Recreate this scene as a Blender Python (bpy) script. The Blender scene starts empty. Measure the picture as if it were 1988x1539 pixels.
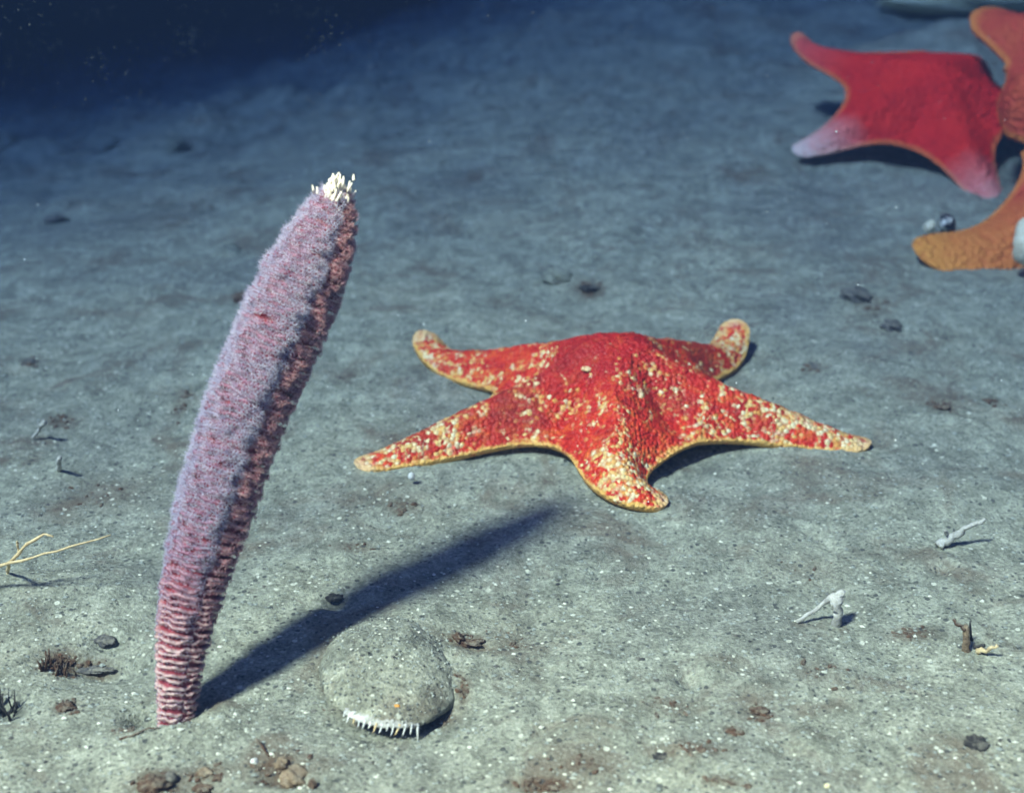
import bpy, math, random
import numpy as np
from mathutils import Vector, Matrix, Quaternion

random.seed(7)
rng = np.random.default_rng(7)
scene = bpy.context.scene
COL = scene.collection

# ------------------------------------------------------------------ camera
CAM_H = 0.50
PITCH = math.radians(24.0)
HFOV = math.radians(40.0)
cam_data = bpy.data.cameras.new('camera')
cam_data.sensor_width = 36.0
cam_data.lens = 18.0 / math.tan(HFOV / 2)
cam_data.clip_start = 0.01
cam_data.clip_end = 200.0
cam_data.dof.use_dof = True
cam_data.dof.focus_distance = 0.92
cam_data.dof.aperture_fstop = 6.3
cam = bpy.data.objects.new('camera', cam_data)
cam.location = (0, 0, CAM_H)
cam.rotation_euler = (math.pi / 2 - PITCH, 0, 0)
COL.objects.link(cam)
scene.camera = cam

# ------------------------------------------------------------------ light
SUN_AZ = math.radians(45.0)      # direction the light travels, measured from +X
SUN_EL = math.radians(54.0)
sun_dir = Vector((math.cos(SUN_AZ) * math.cos(SUN_EL), math.sin(SUN_AZ) * math.cos(SUN_EL), -math.sin(SUN_EL)))
world = bpy.data.worlds.new('World')
scene.world = world
world.use_nodes = True
wn = world.node_tree.nodes
sky = wn.new('ShaderNodeTexSky')
sky.sky_type = 'NISHITA'
sky.sun_disc = False
sky.air_density = 1.0
sky.dust_density = 6.0
sky.ozone_density = 0.0
sky.sun_elevation = SUN_EL
sky.sun_rotation = math.atan2(-sun_dir.x, -sun_dir.y)
bg = wn['Background']
bg.inputs['Strength'].default_value = 0.019
world.node_tree.links.new(sky.outputs[0], bg.inputs['Color'])
sun_data = bpy.data.lights.new('sun', 'SUN')
sun_data.energy = 5.0
sun_data.angle = math.radians(7.0)
sun_data.color = (1.0, 0.68, 0.26)
sun = bpy.data.objects.new('sun', sun_data)
sun.rotation_euler = sun_dir.to_track_quat('-Z', 'Y').to_euler()
sun.location = (-2, -2, 3)
COL.objects.link(sun)

scene.view_settings.view_transform = 'Standard'
scene.view_settings.look = 'None'
scene.view_settings.gamma = 1.0
scene.view_settings.exposure = 4.03
scene.render.engine = 'CYCLES'
scene.cycles.use_denoising = True
scene.cycles.max_bounces = 6
scene.cycles.diffuse_bounces = 3
scene.cycles.volume_bounces = 1

# ------------------------------------------------------------------ helpers: noise
_perm = rng.permutation(512)
_perm = np.concatenate([_perm, _perm])
_gx = np.cos(np.arange(512) * 2.399963)
_gy = np.sin(np.arange(512) * 2.399963)


def perlin(x, y):
    xi = np.floor(x).astype(int)
    yi = np.floor(y).astype(int)
    xf = x - xi
    yf = y - yi
    u = xf * xf * xf * (xf * (xf * 6 - 15) + 10)
    v = yf * yf * yf * (yf * (yf * 6 - 15) + 10)

    def g(ix, iy, dx, dy):
        k = _perm[(_perm[ix & 511] + iy) & 511]
        return _gx[k] * dx + _gy[k] * dy
    a = g(xi, yi, xf, yf)
    b = g(xi + 1, yi, xf - 1, yf)
    c = g(xi, yi + 1, xf, yf - 1)
    d = g(xi + 1, yi + 1, xf - 1, yf - 1)
    return (a + u * (b - a)) * (1 - v) + (c + u * (d - c)) * v


def fbm(x, y, octaves=4, gain=0.5):
    s = 0.0
    amp = 1.0
    f = 1.0
    for k in range(octaves):
        s = s + amp * perlin(x * f + 17.3 * k, y * f - 9.1 * k)
        amp *= gain
        f *= 2.03
    return s


def sstep(a, b, x):
    t = np.clip((x - a) / (b - a), 0, 1)
    return t * t * (3 - 2 * t)


# ------------------------------------------------------------------ terrain height
BUMPS = []      # (x, y, sx, sy, rot, height)
_br = random.Random(21)
for _ in range(46):         # small burrow mouths and heaps
    _y = 0.6 + 1.1 * _br.random() ** 1.3
    _x = (_br.random() * 2 - 1) * _y * 0.40
    _r = 0.004 + 0.012 * _br.random()
    if _br.random() < 0.55:
        BUMPS.append((_x, _y, _r * 0.7, _r * 0.6, _br.random() * 3, -_r * 0.50))
        BUMPS.append((_x + _r, _y + _r * 0.6, _r * 1.3, _r, _br.random() * 3, _r * 0.22))
    else:
        BUMPS.append((_x, _y, _r * 2.2, _r * 1.4, _br.random() * 3, _r * 0.32))
for _ in range(10):         # faint furrows left by crawling animals
    _y = 0.65 + 0.9 * _br.random()
    _x = (_br.random() * 2 - 1) * _y * 0.36
    BUMPS.append((_x, _y, 0.03 + 0.05 * _br.random(), 0.004, _br.random() * 3, -0.0022))


def base_height(x, y):
    d = (x + 0.78) * (-0.72) + (y - 2.08) * 0.694 + 0.10 * fbm(x * 1.7 + 2.0, y * 1.7 + 5.0, 3)
    drop = 0.185 * np.log1p(np.exp(np.clip((d + 0.34) / 0.26, -40, 40))) * 0.22  # floor shaped to fall away so the upper left darkens with distance
    drop = 1.6 * np.tanh(drop / 1.6)
    rise = np.clip(y - 1.15, 0, 3.5) * 0.090 * sstep(-0.95, 0.40, x - 0.08 * (y - 1.0))  # floor shaped to tilt up at the back right, to brighten it
    far = sstep(1.2, 3.0, y)
    h = rise - drop
    h = h + fbm(x * 5.5 + 1.3, y * 5.5 + 4.1, 4, 0.6) * 0.042 * sstep(1.6, 2.5, y) * sstep(-1.0, 0.0, d)
    h = h + fbm(x * 2.1 + 3.1, y * 2.1 + 7.7, 3) * (0.010 + 0.012 * far)
    h = h + fbm(x * 11.0, y * 11.0, 3) * (0.0042 + 0.016 * far)
    h = h + fbm(x * 60.0 + 5, y * 60.0, 3, 0.6) * (0.0014 + 0.0045 * far)
    return h


def height(x, y):
    x = np.asarray(x, float)
    y = np.asarray(y, float)
    h = base_height(x, y)
    for (bx, by, sx, sy, rot, hh) in BUMPS:
        dx = x - bx
        dy = y - by
        c, s = math.cos(rot), math.sin(rot)
        u = (dx * c + dy * s) / sx
        v = (-dx * s + dy * c) / sy
        h = h + hh * np.exp(-(u * u + v * v))
    return h


def hz(x, y):
    return float(height(np.array([x]), np.array([y]))[0])


FPX = 994.0 / math.tan(HFOV / 2)
_fw = Vector((0, math.cos(PITCH), -math.sin(PITCH)))
_up = Vector((0, math.sin(PITCH), math.cos(PITCH)))
CAM = Vector((0, 0, CAM_H))


def view_ray(px, py):
    return (_fw + Vector((1, 0, 0)) * ((px - 994.0) / FPX) - _up * ((py - 769.5) / FPX))


def at(px, py, dz=0.0):
    """Where a sight line meets the sea floor (dz above it): used to survey where things lie."""
    d = view_ray(px, py)
    ts = np.linspace(0.5, 9.0, 3000)
    X = CAM.x + d.x * ts
    Y = CAM.y + d.y * ts
    Z = CAM.z + d.z * ts
    below = Z <= height(X, Y) + dz
    i = int(np.argmax(below)) if below.any() else len(ts) - 1
    t = ts[i]
    return CAM + d * float(t)


def pxm(p):
    """metres per photograph pixel at a point"""
    return (Vector(p) - CAM).dot(_fw) / FPX


# ------------------------------------------------------------------ helpers: objects
def tag(o, label=None, cat=None, group=None, kind=None):
    if label:
        o['label'] = label
    if cat:
        o['category'] = cat
    if group:
        o['group'] = group
    if kind:
        o['kind'] = kind
    return o


def empty(name, loc):
    o = bpy.data.objects.new(name, None)
    o.location = loc
    o.empty_display_size = 0.01
    COL.objects.link(o)
    return o


def mesh_obj(name, verts, faces, mats, parent=None, loc=None, smooth=True, fmat=None, attrs=None):
    me = bpy.data.meshes.new(name)
    me.from_pydata([tuple(v) for v in verts], [], [tuple(f) for f in faces])
    if not isinstance(mats, (list, tuple)):
        mats = [mats]
    for m in mats:
        me.materials.append(m)
    if fmat is not None:
        me.polygons.foreach_set('material_index', np.asarray(fmat, dtype=np.int32))
    if smooth:
        me.polygons.foreach_set('use_smooth', np.ones(len(me.polygons), dtype=bool))
    if attrs:
        for k, a in attrs.items():
            at_ = me.attributes.new(k, 'FLOAT', 'POINT')
            at_.data.foreach_set('value', np.asarray(a, dtype=np.float32))
    me.update()
    o = bpy.data.objects.new(name, me)
    COL.objects.link(o)
    if parent is not None:
        o.parent = parent
    if loc is not None:
        o.location = loc
    return o


def tube(path, radii, n=8, cap=True):
    """tapered tube along a list of points -> verts, faces"""
    path = [Vector(p) for p in path]
    V, F = [], []
    ref = None
    for i, p in enumerate(path):
        if i == 0:
            t = path[1] - path[0]
        elif i == len(path) - 1:
            t = path[-1] - path[-2]
        else:
            t = path[i + 1] - path[i - 1]
        t.normalize()
        if ref is None:
            ref = Vector((0, 0, 1)) if abs(t.z) < 0.9 else Vector((1, 0, 0))
        a = t.cross(ref).normalized()
        b = t.cross(a).normalized()
        ref = -b if False else ref
        for k in range(n):
            an = 2 * math.pi * k / n
            V.append(p + (a * math.cos(an) + b * math.sin(an)) * radii[i])
    for i in range(len(path) - 1):
        for k in range(n):
            k2 = (k + 1) % n
            F.append((i * n + k, i * n + k2, (i + 1) * n + k2, (i + 1) * n + k))
    if cap:
        F.append(tuple(range(n))[::-1])
        m = (len(path) - 1) * n
        F.append(tuple(m + k for k in range(n)))
    return V, F


def wobble_path(a, b, n, amp, seed):
    r = random.Random(seed)
    a, b = Vector(a), Vector(b)
    L = (b - a).length
    out = []
    for i in range(n + 1):
        t = i / n
        p = a.lerp(b, t)
        if 0 < i < n:
            p = p + Vector((r.uniform(-1, 1), r.uniform(-1, 1), r.uniform(-1, 1))) * amp * L
        out.append(p)
    return out


def lump(seed, sx, sy, sz, rough=0.25, nu=26, nv=16, freq=1.7):
    """an irregular closed stone / chip shape"""
    r = random.Random(seed)
    ox, oy = r.uniform(0, 99), r.uniform(0, 99)
    V, F = [], []
    for j in range(nv + 1):
        ph = math.pi * j / nv
        for i in range(nu):
            th = 2 * math.pi * i / nu
            x, y, z = math.sin(ph) * math.cos(th), math.sin(ph) * math.sin(th), math.cos(ph)
            nse = float(perlin(np.array([x * freq + ox + z * 1.3]), np.array([y * freq + oy - z * 0.9]))[0])
            nse2 = float(perlin(np.array([x * freq * 3 + ox + z * 3.3]), np.array([y * freq * 3 + oy - z * 2.9]))[0])
            k = 1 + rough * 1.6 * nse + rough * 0.7 * nse2
            V.append((x * k * sx, y * k * sy, z * k * sz))
    for j in range(nv):
        for i in range(nu):
            i2 = (i + 1) % nu
            F.append((j * nu + i, (j + 1) * nu + i, (j + 1) * nu + i2, j * nu + i2))
    return V, F


def xform(V, M):
    return [M @ Vector(v) for v in V]


# ------------------------------------------------------------------ helpers: materials
class NT:
    def __init__(self, name):
        self.m = bpy.data.materials.new(name)
        self.m.use_nodes = True
        self.t = self.m.node_tree
        self.b = self.t.nodes['Principled BSDF']
        self.b.inputs['Specular IOR Level'].default_value = 0.25

    def n(self, typ, **kw):
        nd = self.t.nodes.new(typ)
        for k, v in kw.items():
            setattr(nd, k, v)
        return nd

    def l(self, a, b):
        self.t.links.new(a, b)

    def coord(self):
        return self.n('ShaderNodeTexCoord').outputs['Object']

    def noise(self, vec, scale, detail=4, rough=0.55, dist=0.0):
        nd = self.n('ShaderNodeTexNoise')
        nd.inputs['Scale'].default_value = scale
        nd.inputs['Detail'].default_value = detail
        nd.inputs['Roughness'].default_value = rough
        nd.inputs['Distortion'].default_value = dist
        self.l(vec, nd.inputs['Vector'])
        return nd.outputs['Fac']

    def voro(self, vec, scale, feature='F1', rand=1.0):
        nd = self.n('ShaderNodeTexVoronoi', feature=feature)
        nd.inputs['Scale'].default_value = scale
        nd.inputs['Randomness'].default_value = rand
        self.l(vec, nd.inputs['Vector'])
        return nd

    def ramp(self, fac, stops, interp='LINEAR'):
        nd = self.n('ShaderNodeValToRGB')
        nd.color_ramp.interpolation = interp
        e = nd.color_ramp.elements
        while len(e) < len(stops):
            e.new(0.5)
        for i, (p, c) in enumerate(stops):
            e[i].position = p
            e[i].color = (c[0], c[1], c[2], 1) if isinstance(c, (tuple, list)) else (c, c, c, 1)
        self.l(fac, nd.inputs['Fac'])
        return nd.outputs['Color']

    def mix(self, fac, a, b, mode='MIX'):
        nd = self.n('ShaderNodeMix', data_type='RGBA', blend_type=mode)
        for sock, v in ((nd.inputs[0], fac), (nd.inputs[6], a), (nd.inputs[7], b)):
            if isinstance(v, (int, float)):
                sock.default_value = v
            elif isinstance(v, tuple):
                sock.default_value = (v[0], v[1], v[2], 1)
            else:
                self.l(v, sock)
        return nd.outputs[2]

    def math(self, op, a, b=None, c=None):
        nd = self.n('ShaderNodeMath', operation=op)
        for i, v in enumerate((a, b, c)):
            if v is None:
                continue
            if isinstance(v, (int, float)):
                nd.inputs[i].default_value = v
            else:
                self.l(v, nd.inputs[i])
        return nd.outputs[0]

    def attr(self, name):
        nd = self.n('ShaderNodeAttribute')
        nd.attribute_name = name
        return nd.outputs['Fac']

    def bump(self, h, strength, dist):
        nd = self.n('ShaderNodeBump')
        nd.inputs['Strength'].default_value = strength
        nd.inputs['Distance'].default_value = dist
        self.l(h, nd.inputs['Height'])
        self.l(nd.outputs[0], self.b.inputs['Normal'])

    def out(self, col, rough=0.8):
        if isinstance(col, tuple):
            self.b.inputs['Base Color'].default_value = (col[0], col[1], col[2], 1)
        else:
            self.l(col, self.b.inputs['Base Color'])
        self.b.inputs['Roughness'].default_value = rough
        return self.m


def sediment_material(name, stain=True):
    t = NT(name)
    c = t.coord()
    big = t.noise(c, 5.0, 5, 0.6)
    mid = t.noise(c, 38.0, 5, 0.65, 0.4)
    cm = t.noise(c, 105.0, 4, 0.7, 0.3)
    fine = t.noise(c, 420.0, 3, 0.7)
    col = t.ramp(big, [(0.30, (0.215, 0.220, 0.185)), (0.5, (0.285, 0.292, 0.228)), (0.70, (0.325, 0.320, 0.240))])
    col = t.mix(0.75, col, t.ramp(mid, [(0.30, 0.26), (0.5, 0.5), (0.72, 0.74)]), 'OVERLAY')
    col = t.mix(0.7, col, t.ramp(cm, [(0.30, 0.30), (0.5, 0.5), (0.70, 0.72)]), 'OVERLAY')
    col = t.mix(0.85, col, t.ramp(fine, [(0.28, 0.22), (0.5, 0.5), (0.72, 0.82)]), 'OVERLAY')
    # brown organic film in patches
    br = t.noise(c, 13.0, 6, 0.7, 0.6)
    brm = t.ramp(br, [(0.52, 0.0), (0.66, 0.72)])
    col = t.mix(brm, col, (0.145, 0.105, 0.075))
    if stain:
        st = t.math('MULTIPLY', t.attr('stain'), t.math('MULTIPLY_ADD', t.noise(c, 150.0, 4, 0.75), 4.2, -1.0))
        st = t.math('MINIMUM', t.math('MAXIMUM', st, 0.0), 0.92)
        col = t.mix(st, col, (0.10, 0.058, 0.034))
    # single grains, pale and dark, at two sizes
    for sc, pw, pd in ((330.0, 0.968, 0.13), (190.0, 0.984, 0.06)):
        v = t.voro(c, sc)
        sep = t.n('ShaderNodeSeparateColor')
        t.l(v.outputs['Color'], sep.inputs[0])
        near = t.math('LESS_THAN', v.outputs['Distance'], 0.34)
        white = t.math('MULTIPLY', t.math('GREATER_THAN', sep.outputs[0], pw), near)
        dark = t.math('MULTIPLY', t.math('LESS_THAN', sep.outputs[0], pd), near)
        col = t.mix(white, col, (0.62, 0.62, 0.50))
        col = t.mix(t.math('MULTIPLY', dark, 0.8), col, (0.055, 0.06, 0.06))
    hb = t.math('ADD', t.math('MULTIPLY', mid, 1.6), t.math('MULTIPLY', fine, 0.9))
    t.bump(hb, 0.9, 0.0022)
    return t.out(col, 0.92)


M_sed = sediment_material('sediment')
M_sed_plain = sediment_material('sediment_on_shell', stain=False)


def simple_mat(name, c1, c2, scale=200.0, rough=0.75, bump=0.4, bdist=0.0006, spec=0.25, dust=0.0):
    t = NT(name)
    c = t.coord()
    nz = t.noise(c, scale, 5, 0.65)
    col = t.ramp(nz, [(0.3, c1), (0.7, c2)])
    if dust:
        g = t.n('ShaderNodeNewGeometry')
        sx = t.n('ShaderNodeSeparateXYZ')
        t.l(g.outputs['Normal'], sx.inputs[0])
        dm = t.math('MULTIPLY', t.math('MAXIMUM', sx.outputs[2], 0.0), t.ramp(t.noise(c, 170.0, 5, 0.7), [(0.38, 0.0), (0.60, 1.0)]))
        col = t.mix(t.math('MULTIPLY', dm, dust), col, t.ramp(t.noise(c, 500.0, 3, 0.7), [(0.3, (0.12, 0.11, 0.09)), (0.7, (0.34, 0.32, 0.25))]))
    t.bump(nz, bump, bdist)
    t.b.inputs['Specular IOR Level'].default_value = spec
    return t.out(col, rough)


M_brown = simple_mat('brown_debris', (0.040, 0.018, 0.010), (0.17, 0.080, 0.040), 330, bump=1.0, bdist=0.002, dust=0.8)
M_tan = simple_mat('tan_debris', (0.12, 0.075, 0.045), (0.46, 0.34, 0.22), 330, bump=1.0, bdist=0.002, dust=0.7)
M_dark = simple_mat('dark_debris', (0.012, 0.011, 0.012), (0.05, 0.045, 0.045), 250, bump=1.0, bdist=0.002, dust=0.5)
M_slate = simple_mat('slate_debris', (0.05, 0.05, 0.055), (0.15, 0.14, 0.135), 240, bump=1.0, bdist=0.002, dust=0.95)
M_white = simple_mat('bleached', (0.50, 0.52, 0.52), (0.80, 0.80, 0.74), 260)
M_stick = simple_mat('pale_stick', (0.27, 0.26, 0.23), (0.76, 0.75, 0.69), 130, bump=1.0, bdist=0.002, dust=0.35)
M_straw = simple_mat('straw', (0.48, 0.34, 0.17), (0.78, 0.64, 0.38), 300)
M_orange = simple_mat('orange_bit', (0.55, 0.22, 0.05), (0.80, 0.42, 0.10), 300)
M_black = simple_mat('black_shell', (0.012, 0.012, 0.016), (0.04, 0.04, 0.045), 100, rough=0.25, spec=0.5)
M_cream = simple_mat('cream_lump', (0.60, 0.53, 0.36), (0.90, 0.86, 0.70), 160, rough=0.5, bump=0.8, bdist=0.002)
M_paleyellow = simple_mat('pale_yellow', (0.66, 0.58, 0.30), (0.88, 0.80, 0.50), 40, rough=0.7)
M_white_tip = simple_mat('white_polyp', (0.62, 0.57, 0.47), (0.86, 0.83, 0.74), 500)

# ------------------------------------------------------------------ places that need ground relief
p_pen = at(340, 1396)
p_clam = at(770, 1300)
p_star = at(1187, 815)
p_red = at(1790, 250)
BUMPS += [
    (p_pen.x - 0.018, p_pen.y + 0.004, 0.013, 0.012, 0.3, -0.016),
    (p_pen.x + 0.004, p_pen.y - 0.022, 0.022, 0.010, 0.2, 0.006),
    (p_pen.x + 0.026, p_pen.y + 0.004, 0.012, 0.016, 0.2, 0.005),
    (p_pen.x - 0.045, p_pen.y + 0.045, 0.030, 0.020, 0.2, -0.006),
    (p_pen.x + 0.02, p_pen.y - 0.02, 0.035, 0.02, 0.0, 0.004),
    (p_clam.x, p_clam.y + 0.035, 0.055, 0.05, 0.0, 0.010),
    (p_clam.x + 0.03, p_clam.y - 0.048, 0.035, 0.016, 0.3, -0.006),
]
for (px, py, sx, sy, hh) in (
        (190, 1303, 0.022, 0.007, -0.009), (215, 1250, 0.012, 0.008, -0.006), (552, 1506, 0.014, 0.007, -0.012),
        (650, 1168, 0.010, 0.006, -0.010), (400, 1534, 0.012, 0.006, -0.007), (12, 1372, 0.014, 0.012, -0.008),
        (915, 1250, 0.014, 0.005, -0.005), (1290, 1466, 0.010, 0.005, -0.004), (1060, 1530, 0.016, 0.006, -0.005),
        (120, 1180, 0.06, 0.04, 0.006), (1130, 556, 0.05, 0.03, 0.006), (30, 1130, 0.09, 0.02, 0.006)):
    q = at(px, py)
    BUMPS.append((q.x, q.y, sx, sy, 0.0, hh))
# low rise under the red star and the orange star
q = at(1840, 210)
BUMPS.append((q.x + 0.04, q.y + 0.10, 0.17, 0.14, 0.0, 0.085))

STAINS = []
for (px, py, rx, ry, s) in (
        (120, 1296, 34, 22, 1.0), (130, 1376, 20, 14, 0.9), (185, 1305, 40, 10, 0.8), (640, 1330, 14, 26, 0.6),
        (680, 1380, 26, 14, 0.8), (740, 1408, 40, 8, 0.9), (850, 1395, 36, 22, 0.7), (900, 1335, 14, 30, 0.6),
        (905, 1250, 45, 14, 0.9), (310, 1520, 50, 26, 1.0), (400, 1505, 40, 16, 0.7), (545, 1500, 60, 34, 0.7),
        (240, 1420, 18, 10, 0.5), (1130, 1490, 60, 26, 0.55), (1060, 1532, 60, 12, 0.9), (1340, 1455, 60, 22, 0.6),
        (1475, 1385, 26, 14, 0.8), (1420, 1420, 20, 10, 0.6), (1590, 1310, 50, 26, 0.35), (1770, 1232, 40, 14, 0.7),
        (1300, 1370, 50, 22, 0.45), (990, 1240, 40, 30, 0.4), (780, 985, 30, 18, 0.6), (690, 1065, 40, 16, 0.5),
        (1830, 790, 22, 12, 0.8), (1145, 562, 26, 12, 0.9), (60, 705, 14, 14, 0.5), (350, 790, 16, 30, 0.5),
        (1930, 780, 14, 10, 0.5), (1580, 715, 18, 10, 0.4), (1690, 600, 40, 22, 0.4), (1400, 1520, 40, 14, 0.6),
        (200, 960, 90, 40, 0.35), (330, 420, 70, 30, 0.25), (1560, 1110, 60, 30, 0.25), (120, 820, 30, 14, 0.6)):
    q = at(px, py)
    m = pxm(q)
    dist = (q - CAM).length
    STAINS.append((q.x, q.y, rx * m, ry * m * dist / CAM_H * 0.8, s))

# ------------------------------------------------------------------ seabed
def axis(lo, dense_lo, dense_hi, hi, step, growth):
    a = list(np.arange(dense_lo, dense_hi, step))
    s = step
    v = a[-1]
    while v < hi:
        s *= growth
        v += s
        a.append(v)
    s = step
    v = a[0]
    pre = []
    while v > lo:
        s *= growth
        v -= s
        pre.append(v)
    return np.array(pre[::-1] + a)


gx = axis(-12, -0.36, 0.40, 12, 0.0026, 1.022)
gy = axis(-2, 0.54, 1.15, 12, 0.0026, 1.011)
GX, GY = np.meshgrid(gx, gy)
fx, fy = GX.ravel(), GY.ravel()
fz = height(fx, fy)
nx, ny = len(gx), len(gy)
idx = np.arange(nx * ny).reshape(ny, nx)
faces = np.stack([idx[:-1, :-1].ravel(), idx[:-1, 1:].ravel(), idx[1:, 1:].ravel(), idx[1:, :-1].ravel()], 1)
me = bpy.data.meshes.new('seabed')
me.vertices.add(nx * ny)
me.vertices.foreach_set('co', np.stack([fx, fy, fz], 1).astype(np.float32).ravel())
me.loops.add(len(faces) * 4)
me.loops.foreach_set('vertex_index', faces.astype(np.int32).ravel())
me.polygons.add(len(faces))
me.polygons.foreach_set('loop_start', np.arange(0, len(faces) * 4, 4, dtype=np.int32))
me.polygons.foreach_set('use_smooth', np.ones(len(faces), dtype=bool))
st = np.zeros(nx * ny)
for (sx, sy, rx, ry, s) in STAINS:
    dd = ((fx - sx) / rx) ** 2 + ((fy - sy) / ry) ** 2
    st = np.maximum(st, s * np.exp(-dd * 0.9))
a_ = me.attributes.new('stain', 'FLOAT', 'POINT')
a_.data.foreach_set('value', st.astype(np.float32))
me.materials.append(M_sed)
me.update(calc_edges=True)
me.validate()
seabed = bpy.data.objects.new('seabed', me)
COL.objects.link(seabed)
tag(seabed, 'grey green muddy sand sea floor with brown flecks', 'seabed', kind='structure')

# ------------------------------------------------------------------ loose grit on the sea floor (uncountable)
t = NT('grit')
tone = t.attr('tone')
M_grit = t.out(t.ramp(tone, [(0.0, (0.05, 0.05, 0.05)), (0.25, (0.14, 0.13, 0.11)), (0.45, (0.26, 0.28, 0.25)),
                             (0.75, (0.36, 0.38, 0.33)), (0.9, (0.60, 0.60, 0.50)), (1.0, (0.75, 0.74, 0.62))]), 0.85)


def grit(name, n, label, ylo, yhi, smin, smax):
    u = rng.random(n)
    y = 1.0 / (1 / ylo + u * (1 / yhi - 1 / ylo))         # denser where it shows larger
    x = (rng.random(n) * 2 - 1) * (y * 0.42 + 0.06)
    z = height(x, y)
    s = smin * (smax / smin) ** (rng.random(n) ** 3.2 * 1.0)
    tone = np.clip(rng.normal(0.52, 0.2, n), 0, 1)
    pale = rng.random(n) < 0.045
    tone[pale] = 0.85 + 0.15 * rng.random(pale.sum())
    octv = np.array([(1, 0, 0), (0, 1, 0), (-1, 0, 0), (0, -1, 0), (0, 0, 0.8), (0, 0, -0.8)], float)
    of = np.array([(0, 1, 4), (1, 2, 4), (2, 3, 4), (3, 0, 4), (1, 0, 5), (2, 1, 5), (3, 2, 5), (0, 3, 5)])
    a = rng.random(n) * 6.283
    V = np.repeat(octv[None], n, 0) * (0.65 + 0.7 * rng.random((n, 6, 1)))
    ca, sa = np.cos(a)[:, None], np.sin(a)[:, None]
    VX = V[:, :, 0] * ca - V[:, :, 1] * sa
    VY = V[:, :, 0] * sa + V[:, :, 1] * ca
    P = np.stack([VX * s[:, None] + x[:, None], VY * s[:, None] * 0.8 + y[:, None], V[:, :, 2] * s[:, None] * 0.7 + (z + s * 0.15)[:, None]], 2)
    F = (of[None] + (np.arange(n) * 6)[:, None, None]).reshape(-1, 3)
    o = mesh_obj(name, P.reshape(-1, 3).tolist(), F.tolist(), M_grit, attrs={'tone': np.repeat(tone, 6)}, smooth=False)
    tag(o, label, 'grit', kind='stuff')
    return o


grit('shell_grit', 42000, 'fine pale and dark grit scattered over the sea floor', 0.55, 2.6, 0.00035, 0.0021)

V, F, tones = [], [], []
for (sx, sy, rx, ry, st_) in STAINS:
    for q in range(int(26 * st_)):
        x, y = sx + rng.normal(0, 0.55) * rx, sy + rng.normal(0, 0.55) * ry
        sz = (0.0006 + 0.0014 * rng.random() ** 2) * min(2.0, max(0.8, sy))
        v, f = lump(int(rng.integers(1 << 30)), sz * (1 + 1.3 * rng.random()), sz, sz * 0.8, 0.5, 7, 5)
        an = rng.random() * 6.3
        M = Matrix.Translation((x, y, hz(x, y) + sz * 0.2)) @ Matrix.Rotation(an, 4, 'Z')
        o = len(V)
        V += xform(v, M)
        F += [tuple(k + o for k in ff) for ff in f]
cr = mesh_obj('organic_crumbs', V, F, M_brown, smooth=False)
tag(cr, 'dark brown organic crumbs strewn in patches over the mud', 'crumbs', kind='stuff')

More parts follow.
